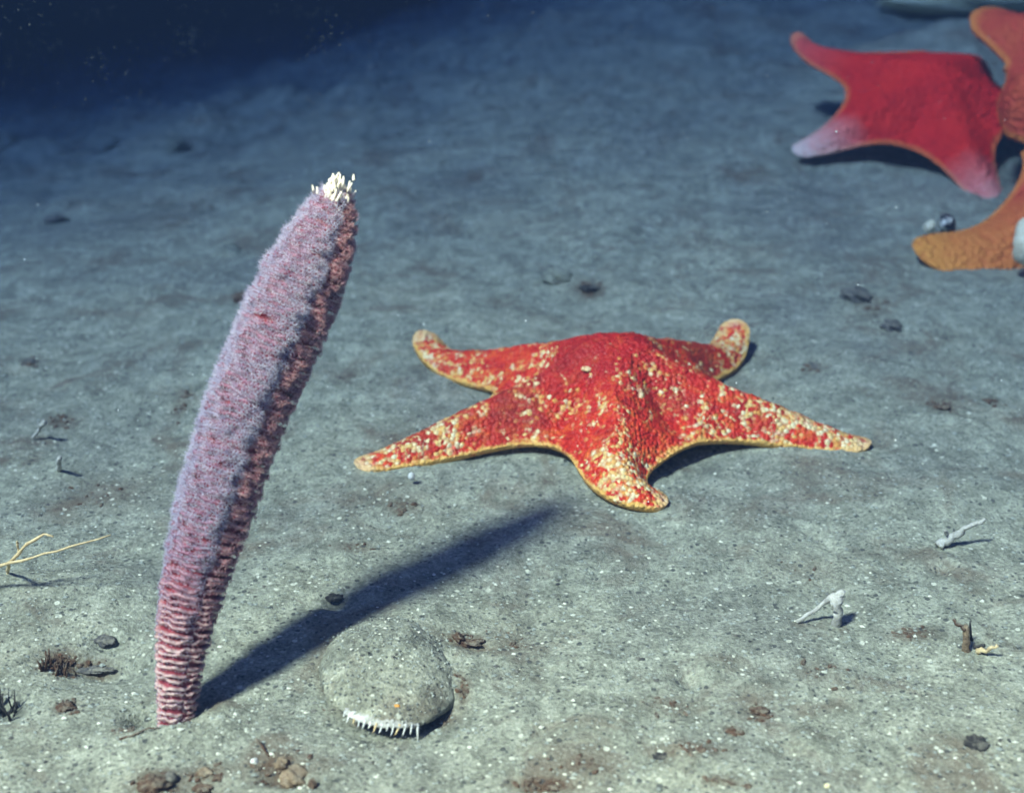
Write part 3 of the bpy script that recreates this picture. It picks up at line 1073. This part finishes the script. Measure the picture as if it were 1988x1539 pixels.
# ------------------------------------------------------------------ half buried domed shell
def build_shell():
    c = at(757, 1278)
    root = empty('buried_shell', (c.x, c.y, hz(c.x, c.y) - 0.002))
    tag(root, 'domed sediment-covered shell with white comb teeth along its lower edge', 'shell')
    m = pxm(c)
    # dome: egg outline, low at the back left where it sinks into the mud, steep at the front right
    V, F = [], []
    nr, na = 34, 96
    ax, ay, hgt = 0.044, 0.068, 0.0150
    rim = []
    for i in range(nr + 1):
        q = i / nr
        for k in range(na):
            th = 2 * math.pi * k / na
            egg = 1 + 0.08 * math.cos(th - 5.4)
            x = ax * egg * q * math.cos(th)
            y = ay * egg * q * math.sin(th)
            front = 0.5 - 0.5 * math.sin(th + 0.55)           # 1 toward the viewer's lower right
            z = hgt * (1 - q ** (2.2 + 1.6 * front)) ** 0.75
            lift = 0.0075 * front * q ** 2 - 0.017 * (1 - front) * q ** 2
            z = z + lift
            nse = float(perlin(np.array([x * 70 + 3]), np.array([y * 70 + 9]))[0])
            nse2 = float(perlin(np.array([x * 260 + 3]), np.array([y * 260 + 9]))[0])
            z += 0.0022 * nse + 0.0009 * nse2
            V.append((x, y, z))
            if i == nr:
                rim.append((x, y, z))
    for i in range(nr):
        for k in range(na):
            k2 = (k + 1) % na
            F.append((i * na + k, (i + 1) * na + k, (i + 1) * na + k2, i * na + k2))
    # turned-under lip and floor so that the dome is closed
    b0 = len(V)
    for k in range(na):
        x, y, z = rim[k]
        V.append((x * 0.93, y * 0.93, z - 0.0035))
    b1 = len(V)
    V.append((0, 0, 0.012))
    for k in range(na):
        k2 = (k + 1) % na
        F.append((nr * na + k, b0 + k, b0 + k2, nr * na + k2))
        F.append((b0 + k, b1, b0 + k2))
    dome_v = list(V)
    mesh_obj('dome', V, F, M_sed_plain, root)

    def rim_at(th):
        f = (th / (2 * math.pi) * na) % na
        i0 = int(f) % na
        i1 = (i0 + 1) % na
        w = f - int(f)
        return Vector(rim[i0]).lerp(Vector(rim[i1]), w)
    # bare white margin above the teeth
    V, F = [], []
    n = 26
    t0, t1 = math.radians(243), math.radians(297)
    for i in range(n + 1):
        th = t0 + (t1 - t0) * i / n
        w = math.sin(math.pi * min(1, (i / n) * 0.75 + 0.18)) ** 0.7
        e = rim_at(th)
        for (q, up) in ((1.010, -0.0012), (1.012, 0.0002), (1.0 - 0.025 * w, 0.0018 * w + 0.0001), (1.0 - 0.06 * w, 0.0034 * w - 0.001)):
            jit = 0.0007 * math.sin(i * 2.7 + q * 90)
            V.append((e.x * q, e.y * q, e.z + up + 0.0012 + jit))
        if i:
            o = (i - 1) * 4
            for k in range(3):
                F.append((o + k, o + 4 + k, o + 5 + k, o + 1 + k))
    mg = mesh_obj('margin', V, F, M_stick, root)
    md = mg.modifiers.new('thick', 'SOLIDIFY')
    md.thickness = 0.0012
    mg['label'] = 'bare white margin'
    # the teeth
    nt = 14
    for i in range(nt):
        u = i / (nt - 1)
        th = t0 + (t1 - t0) * (0.02 + 0.96 * u)
        e = rim_at(th) + Vector((0, 0, 0.0002))
        e = Vector((e.x * 1.01, e.y * 1.01, e.z))
        ln = 0.0030 + 0.0022 * u + 0.0006 * math.sin(i * 2.1)
        ln *= rng.uniform(0.6, 1.25)
        if i == nt - 1:
            ln = 0.0085
        slant = Vector((-0.85 + 0.45 * u + rng.normal(0, 0.16), -0.35 + rng.normal(0, 0.12), -0.85)).normalized()
        if i == nt - 1:
            slant = Vector((0.0, -0.3, -0.95)).normalized()
        v, f = tube([e + Vector((0, 0.001, 0.002)), e + slant * ln * 0.6, e + slant * ln], [rng.uniform(0.0005, 0.0009), 0.0005, 0.0002], 6)
        mesh_obj('tooth', v, f, M_white if i % 4 != 2 else M_straw, root)
    gv, gf, gt = [], [], []
    for q in range(1500):
        i = int(math.sqrt(rng.random()) * nr)
        k = int(rng.random() * na)
        cv = Vector(dome_v[i * na + k]) + Vector((rng.normal(0, 0.0006), rng.normal(0, 0.0006), 0.0001))
        sz = 0.0003 + 0.0009 * rng.random() ** 3
        v, f = lump(3000 + q, sz, sz, sz * 0.7, 0.2, 5, 3)
        o = len(gv)
        gv += [Vector(w_) + cv for w_ in v]
        gf += [tuple(x + o for x in ff) for ff in f]
        gt += [min(1, max(0, rng.normal(0.5, 0.24)))] * len(v)
    go = mesh_obj('clinging_grit', gv, gf, M_grit, root, attrs={'tone': gt}, smooth=False)
    go['kind'] = 'stuff'
    e = rim_at(math.radians(283))
    V, F = lump(4, 0.0018, 0.0015, 0.0015, 0.25)
    mesh_obj('orange_spot', V, F, M_orange, root, loc=(e.x * 0.84, e.y * 0.84, e.z + 0.0060))
    return root


build_shell()

# ------------------------------------------------------------------ sticks, twigs and debris
def stick(name, label, cat, segs, mat, parts=None, n=7):
    """segs: list of (part name, [(px, py, dz), ...], r0 px, r1 px)"""
    first = segs[0][1][0]
    b = at(first[0], first[1], first[2])
    b = Vector((b.x, b.y, b.z))
    root = empty(name, b) if len(segs) > 1 else None
    o = None
    for (pn, pts, r0, r1) in segs:
        P = [at(*p) for p in pts]
        m = pxm(P[0])
        # subdivide with slight crookedness
        path = []
        for i in range(len(P) - 1):
            for j in range(4):
                q = P[i].lerp(P[i + 1], j / 4)
                if 0 < j:
                    q = q + Vector((random.uniform(-1, 1), random.uniform(-1, 1), random.uniform(-1, 1))) * m * r0 * 0.4
                path.append(q - b)
        path.append(P[-1] - b)
        k = len(path)
        rr = [m * (r0 + (r1 - r0) * i / (k - 1)) * random.uniform(0.72, 1.2) for i in range(k)]
        v, f = tube(path, rr, n)
        mm = mat[pn] if isinstance(mat, dict) else mat
        if root is not None:
            mesh_obj(pn, v, f, mm, root)
        else:
            o = mesh_obj(name, v, f, mm, loc=b)
    tag(root or o, label, cat)
    return root or o


stick('branched_twig', 'straw coloured branched twig reaching in from the left edge', 'twig', [
    ('stem', [(-60, 1112, 0.020), (20, 1092, 0.028), (110, 1070, 0.036), (215, 1038, 0.044)], 4.2, 1.6),
    ('branch', [(22, 1090, 0.027), (52, 1056, 0.040), (85, 1037, 0.045), (104, 1042, 0.043)], 4, 2.0),
    ('stub', [(37, 1073, 0.0335), (34, 1060, 0.039), (33, 1050, 0.043)], 3.2, 2.0),
    ('support_leg', [(17, 1092, 0.026), (14, 1108, 0.004), (14, 1122, -0.004)], 4.5, 4.5)], M_straw)
stick('forked_stick', 'pale grey forked stick standing in the mud at right, dark beneath', 'stick', [
    ('upright', [(1627, 1222, -0.003), (1626, 1192, 0.010), (1626, 1160, 0.023)], 9.5, 10.5),
    ('limb', [(1546, 1207, 0.001), (1590, 1178, 0.012), (1620, 1156, 0.022), (1640, 1152, 0.024)], 4, 8)], M_stick)
stick('leaning_stick', 'pale blue-grey stick lying slanted near the right edge', 'stick', [
    ('shaft', [(1822, 1060, 0.002), (1850, 1040, 0.010), (1880, 1022, 0.018), (1912, 1006, 0.026)], 9, 4),
    ('splinter', [(1838, 1036, 0.012), (1834, 1030, 0.016)], 5, 2)], M_stick)
stick('broken_stub', 'short tan broken stub upright in the mud below the leaning stick', 'stub', [
    ('post', [(1876, 1268, -0.003), (1876, 1240, 0.010), (1874, 1214, 0.020)], 8, 6),
    ('fork', [(1874, 1224, 0.016), (1863, 1213, 0.020), (1850, 1203, 0.024)], 5, 3)], {'post': M_tan, 'fork': M_brown})
stick('bark_splinter', 'dark stem beside the broken stub', 'splinter', [('bark_splinter', [(1886, 1244, 0.0), (1883, 1206, 0.018)], 3.5, 2)], M_dark)
stick('yellow_chip', 'bright orange yellow chip beside the broken stub at right', 'chip', [
    ('blade', [(1898, 1264, 0.003), (1918, 1262, 0.006), (1936, 1252, 0.011)], 6, 3),
    ('bark', [(1890, 1256, 0.002), (1912, 1252, 0.006)], 6, 4)], {'blade': M_straw, 'bark': M_dark})
stick('worm_tube', 'pale upright worm tube on the mud left of the sea pen', 'worm tube', [
    ('worm_tube', [(115, 915, -0.003), (115, 900, 0.012), (116, 888, 0.022)], 5, 4.5)], M_stick)
stick('bent_sliver', 'thin pale bent sliver on the mud far left', 'sliver', [
    ('bent_sliver', [(62, 850, 0.002), (76, 834, 0.010), (86, 818, 0.022)], 3, 5)], M_stick)
stick('thread', 'thin brown thread rising from the debris at bottom left', 'thread', [
    ('thread', [(497, 1432, 0.006), (508, 1446, 0.004), (522, 1466, 0.001)], 2, 2.5)], M_brown)
stick('thin_hair', 'fine brown filament curled beside the sea pen foot', 'filament', [
    ('thin_hair', [(232, 1434, 0.001), (255, 1428, 0.002), (290, 1412, 0.002), (310, 1412, 0.002)], 2.2, 1.6)], M_brown)


def chip(name, label, cat, px, py, w, h, d, mat, seed, rotz=0.0, rough=0.5, sink=0.36, dz=0.0, group=None):
    p = at(px, py)
    m = pxm(p)
    V, F = lump(seed, w * m / 2, d * m / 2, h * m / 2, rough)
    M = Matrix.Rotation(rotz, 4, 'Z') @ Matrix.Rotation(random.uniform(-0.25, 0.25), 4, 'X')
    o = mesh_obj(name, xform(V, M), F, mat, loc=(p.x, p.y, hz(p.x, p.y) + h * m * (0.5 - sink) + dz))
    tag(o, label, cat, group)
    return o


chip('dark_pebble', 'dark slate pebble on the mud below the rust orange star', 'pebble', 1660, 578, 58, 30, 60, M_slate, 11)
chip('dark_pebble', 'small dark pebble between slate pebble and middle star', 'pebble', 1730, 636, 34, 22, 36, M_slate, 12, 0.5)
chip('dark_chip', 'small flat dark brown chip above the middle star', 'chip', 1145, 562, 36, 13, 30, M_dark, 13)
chip('pale_rubble', 'pale rough ridge of rubble above the middle star', 'rubble', 1082, 546, 60, 30, 44, M_sed_plain, 14, 0.4)
chip('shell_fragment', 'black shell fragment with rusty rim at lower right corner', 'shell', 1895, 1446, 40, 16, 40, M_dark, 15, 0.2)
chip('slate_pebble', 'round grey pebble in brown debris at bottom edge', 'pebble', 331, 1517, 28, 26, 30, M_slate, 16, 0, 0.08)
chip('brown_flake', 'reddish brown flake leaning on grey pebble at bottom edge', 'flake', 300, 1528, 60, 26, 46, M_brown, 17, 0.4)
chip('tan_chip', 'small tan chip between grey pebble and burrow at bottom', 'chip', 398, 1500, 30, 12, 24, M_tan, 18)
chip('brown_chip', 'dark brown chip at the bottom edge beside the tan chip', 'chip', 396, 1534, 34, 14, 30, M_brown, 19, 0.5)
chip('brown_crumb', 'curved brown crumb right of the tan chip at the bottom', 'crumb', 425, 1514, 24, 9, 14, M_brown, 20, 0.6)
chip('cream_shell_bit', 'cream broken shell piece at the mouth of the burrow', 'shell', 549, 1492, 26, 24, 22, M_tan, 21, 0.3)
chip('tan_clod', 'tan lumpy clod with dark cracks at the bottom edge', 'clod', 573, 1520, 52, 32, 46, M_tan, 22, 0.2, 0.4)
chip('brown_stump', 'dark brown stub at the right of the tan clod', 'stub', 607, 1528, 18, 24, 20, M_brown, 23)
chip('white_grain', 'small white grain just left of the burrow at the bottom', 'grain', 494, 1482, 13, 10, 12, M_white, 24)
chip('brown_scrap', 'small torn brown scrap below the brown tuft', 'scrap', 128, 1376, 30, 16, 30, M_brown, 25, 0.6)
chip('dark_clod', 'dark clod in the hollow between brown tuft and sea pen', 'clod', 205, 1252, 40, 18, 34, M_slate, 26)
chip('long_flake', 'long dark flake lying right of the brown tuft', 'flake', 184, 1304, 70, 10, 26, M_slate, 27, 0.05)
chip('black_crumb', 'wedge shaped black crumb at the middle of the sea pen shadow', 'crumb', 650, 1168, 34, 10, 24, M_dark, 28, -0.2)
chip('rust_crumb', 'rust brown crumb at the upper right of the buried shell', 'crumb', 912, 1251, 52, 12, 24, M_brown, 29, 0.05)
chip('rust_clod', 'rusty fibrous clod right of the rust brown crumb', 'clod', 890, 1244, 22, 16, 24, M_brown, 30, 0.05)
chip('tan_flake', 'tan and brown flake on mud, upper of the lower right flecks', 'flake', 1474, 1384, 36, 10, 26, M_brown, 31)
chip('brown_clot', 'brown clot with a black spot on the mud right of the buried shell', 'clot', 1362, 1458, 16, 10, 18, M_brown, 32)
chip('dark_flake', 'thin dark flake left of the brown clot', 'flake', 1284, 1470, 34, 7, 20, M_dark, 33, 0.2)
chip('rusty_flake', 'rusty flake at the bottom edge right of the buried shell', 'flake', 1070, 1531, 34, 8, 22, M_brown, 34, -0.2)
chip('yellow_pebble', 'small yellow round pebble near the bottom right edge', 'pebble', 1605, 1530, 11, 9, 11, M_paleyellow, 35, 0, 0.1)
chip('brown_bead', 'small brown bead at the bottom edge left of the yellow pebble', 'bead', 1452, 1529, 16, 8, 14, M_brown, 36, 0, 0.1)
chip('white_pellet', 'tiny white pellet under the left arm of the mottled star', 'pellet', 799, 942, 13, 16, 12, M_white, 37, 0, 0.12, 0.0, 0.004)
chip('brown_leaf', 'small brown scrap touching the left side of the sea pen', 'scrap', 467, 584, 30, 26, 26, M_brown, 38)
chip('dark_grain', 'dark grain on bare mud right of the mottled star, lower one', 'grain', 1827, 792, 30, 8, 30, M_brown, 39)
chip('dark_grain', 'dark grain above the right arm of the mottled star', 'grain', 1584, 714, 16, 9, 20, M_slate, 40)
chip('dark_clump', 'soft brown clump on mud near the left edge', 'clump', 57, 706, 22, 14, 24, M_slate, 41)
chip('mud_slab', 'low flat slab at the dark edge of the slope, upper left', 'slab', 235, 268, 84, 18, 90, M_sed_plain, 42, 0.05)
chip('mud_lump', 'pale lump casting a dark shadow on the slope at the left edge', 'lump', 0, 290, 60, 34, 90, M_sed_plain, 43)
chip('worn_shell', 'worn pale shell half buried on the slope at left', 'shell', 110, 432, 44, 22, 60, M_slate, 44, 0.3)
chip('faint_stump', 'faint brownish stump at the dark edge of the slope', 'stump', 343, 290, 34, 40, 34, M_sed_plain, 45, 0, 0.5)
chip('pale_plate', 'small pale shell plate on the mud left of the sea pen top', 'shell', 445, 492, 40, 12, 60, M_sed_plain, 46, 0.3)


def tuft(name, label, px, py, wpx, hpx, n, mat, seed):
    r = random.Random(seed)
    p = at(px, py)
    m = pxm(p)
    root = empty(name, p)
    tag(root, label, 'tuft')
    for i in range(n):
        x = r.uniform(-0.5, 0.5) * wpx * m
        y = r.uniform(-0.4, 0.4) * wpx * m
        hh = hpx * m * r.uniform(0.45, 1.0)
        b = Vector((x, y, hz(p.x + x, p.y + y) - p.z - 0.001))
        tip = b + Vector((r.uniform(-0.35, 0.35) * hh, r.uniform(-0.35, 0.35) * hh, hh))
        midp = b.lerp(tip, 0.5) + Vector((r.uniform(-0.15, 0.15) * hh, 0, 0))
        rr = m * r.uniform(1.6, 3.4)
        v, f = tube([b, midp, tip], [rr, rr * 0.9, rr * 0.4], 5)
        mesh_obj('strand', v, f, mat, root)
    return root


tuft('brown_tuft', 'stubby reddish brown tuft on the mud left of the sea pen foot', 116, 1306, 62, 38, 26, M_brown, 1)
tuft('dark_tuft', 'dark fibrous tuft cut by the left edge near the bottom', 6, 1392, 50, 50, 20, M_dark, 2)

# shells caught on the rust star
p = at(1830, 455)
t = NT('banded_shell')
_c = t.coord()
_w = t.noise(_c, 140.0, 3, 0.6, 0.5)
t.b.inputs['Specular IOR Level'].default_value = 0.5
t.bump(t.noise(_c, 300.0, 3), 0.5, 0.001)
M_band = t.out(t.ramp(_w, [(0.54, (0.012, 0.012, 0.016)), (0.60, (0.78, 0.76, 0.70))]), 0.4)
p = at(1812, 458)
path, rr = [], []
for q in range(44):                      # a coiled snail shell
    a = q * 0.36
    k = 0.5 ** (a / 6.283)
    path.append(Vector((math.cos(a) * 0.0085 * k, math.sin(a) * 0.0085 * k, 0.012 + 0.016 * (1 - k))))
    rr.append(0.0088 * k)
v, f = tube(path, rr, 12)
M = Matrix.Rotation(0.9, 4, 'Y') @ Matrix.Rotation(0.6, 4, 'X')
sn = mesh_obj('snail_shell', xform(v, M), f, M_band, loc=(p.x, p.y, hz(p.x, p.y) + 0.006))
tag(sn, 'glossy black and white snail shell by the curled arm of the rust star', 'shell')
chip('pale_bead', 'small cream bead beside the black and white snail shell', 'bead', 1803, 462, 22, 26, 22, M_cream, 51, 0, 0.25, 0.1, 0.006)
chip('cream_lump', 'smooth cream white lump at the right edge against the rust star', 'lump', 1985, 545, 56, 92, 60, M_cream, 52, 0, 0.22, 0.1, 0.02)
chip('pale_sponge', 'pale yellow lumpy mass cut by the top edge above the red star', 'sponge', 1890, 14, 350, 60, 120, M_paleyellow, 53, 0.0, 0.25, 0.30)

# ------------------------------------------------------------------ drifting specks in the water (uncountable)
n = 240
V, F = [], []
for i in range(n):
    px, py = rng.random() * 2100 - 50, rng.random() ** 1.6 * 1500
    g = at(px, py)
    k = 0.55 + 0.43 * rng.random()
    p = CAM.lerp(g, k)
    if p.y < 0.75:
        continue
    s = 0.00025 + 0.0005 * rng.random() ** 2
    v, f = lump(1000 + i, s, s * (0.6 + 0.6 * rng.random()), s * (0.6 + rng.random()), 0.3, 6, 4)
    o = len(V)
    V += [Vector(q) + p for q in v]
    F += [tuple(x + o for x in ff) for ff in f]
n_snow = len(F)
for i in range(230):        # loose flocs of silt hanging over the slope
    px, py = rng.random() ** 1.2 * 1500 - 40, rng.random() ** 1.1 * 330 - 20
    g = at(px, py)
    dv = g - CAM
    p = CAM + dv.normalized() * min(dv.length * 0.95, rng.uniform(1.25, 2.3))
    if p.y < 1.1:
        continue
    w_ = 0.005 + 0.026 * rng.random() ** 1.5
    for j in range(int(6 + 18 * rng.random())):
        q = p + Vector((rng.normal(0, w_), rng.normal(0, w_), rng.normal(0, w_ * 0.7)))
        s = 0.0003 + 0.0007 * rng.random() ** 2
        o = len(V)
        V += [q + Vector(e) * s for e in ((1, 0, 0), (-1, 0, 0), (0, 1, 0), (0, -1, 0), (0, 0, 1), (0, 0, -1))]
        F += [tuple(x + o for x in ff) for ff in ((0, 2, 4), (2, 1, 4), (1, 3, 4), (3, 0, 4), (2, 0, 5), (1, 2, 5), (3, 1, 5), (0, 3, 5))]
M_floc = simple_mat('silt_floc', (0.05, 0.055, 0.06), (0.16, 0.17, 0.17), 300)
ms = mesh_obj('marine_snow', V, F, [M_white, M_floc], fmat=[0] * n_snow + [1] * (len(F) - n_snow))
tag(ms, 'tiny pale specks drifting in the dark water', 'marine snow', kind='stuff')

# ------------------------------------------------------------------ the water itself
zmin = float(fz.min()) - 1.0
bx = [(-12.6, -2.6, zmin), (12.6, -2.6, zmin), (12.6, 12.8, zmin), (-12.6, 12.8, zmin)]
top = 0.62
tv = [(x, y, top) for x, y, _ in bx]
mw = bpy.data.materials.new('sea_water')
mw.use_nodes = True
nt = mw.node_tree
nt.nodes.clear()
outn = nt.nodes.new('ShaderNodeOutputMaterial')
pv = nt.nodes.new('ShaderNodeVolumePrincipled')
pv.inputs['Color'].default_value = (0.0015, 0.0036, 0.0105, 1)
pv.inputs['Density'].default_value = 2.0
pv.inputs['Absorption Color'].default_value = (0.020, 0.098, 0.335, 1)
nt.links.new(pv.outputs[0], outn.inputs['Volume'])
haze = mesh_obj('haze', bx + tv, [(0, 3, 2, 1), (4, 5, 6, 7), (0, 1, 5, 4), (1, 2, 6, 5), (2, 3, 7, 6), (3, 0, 4, 7)], mw, smooth=False)
tag(haze, 'dark blue sea water filling the scene', 'water', kind='stuff')
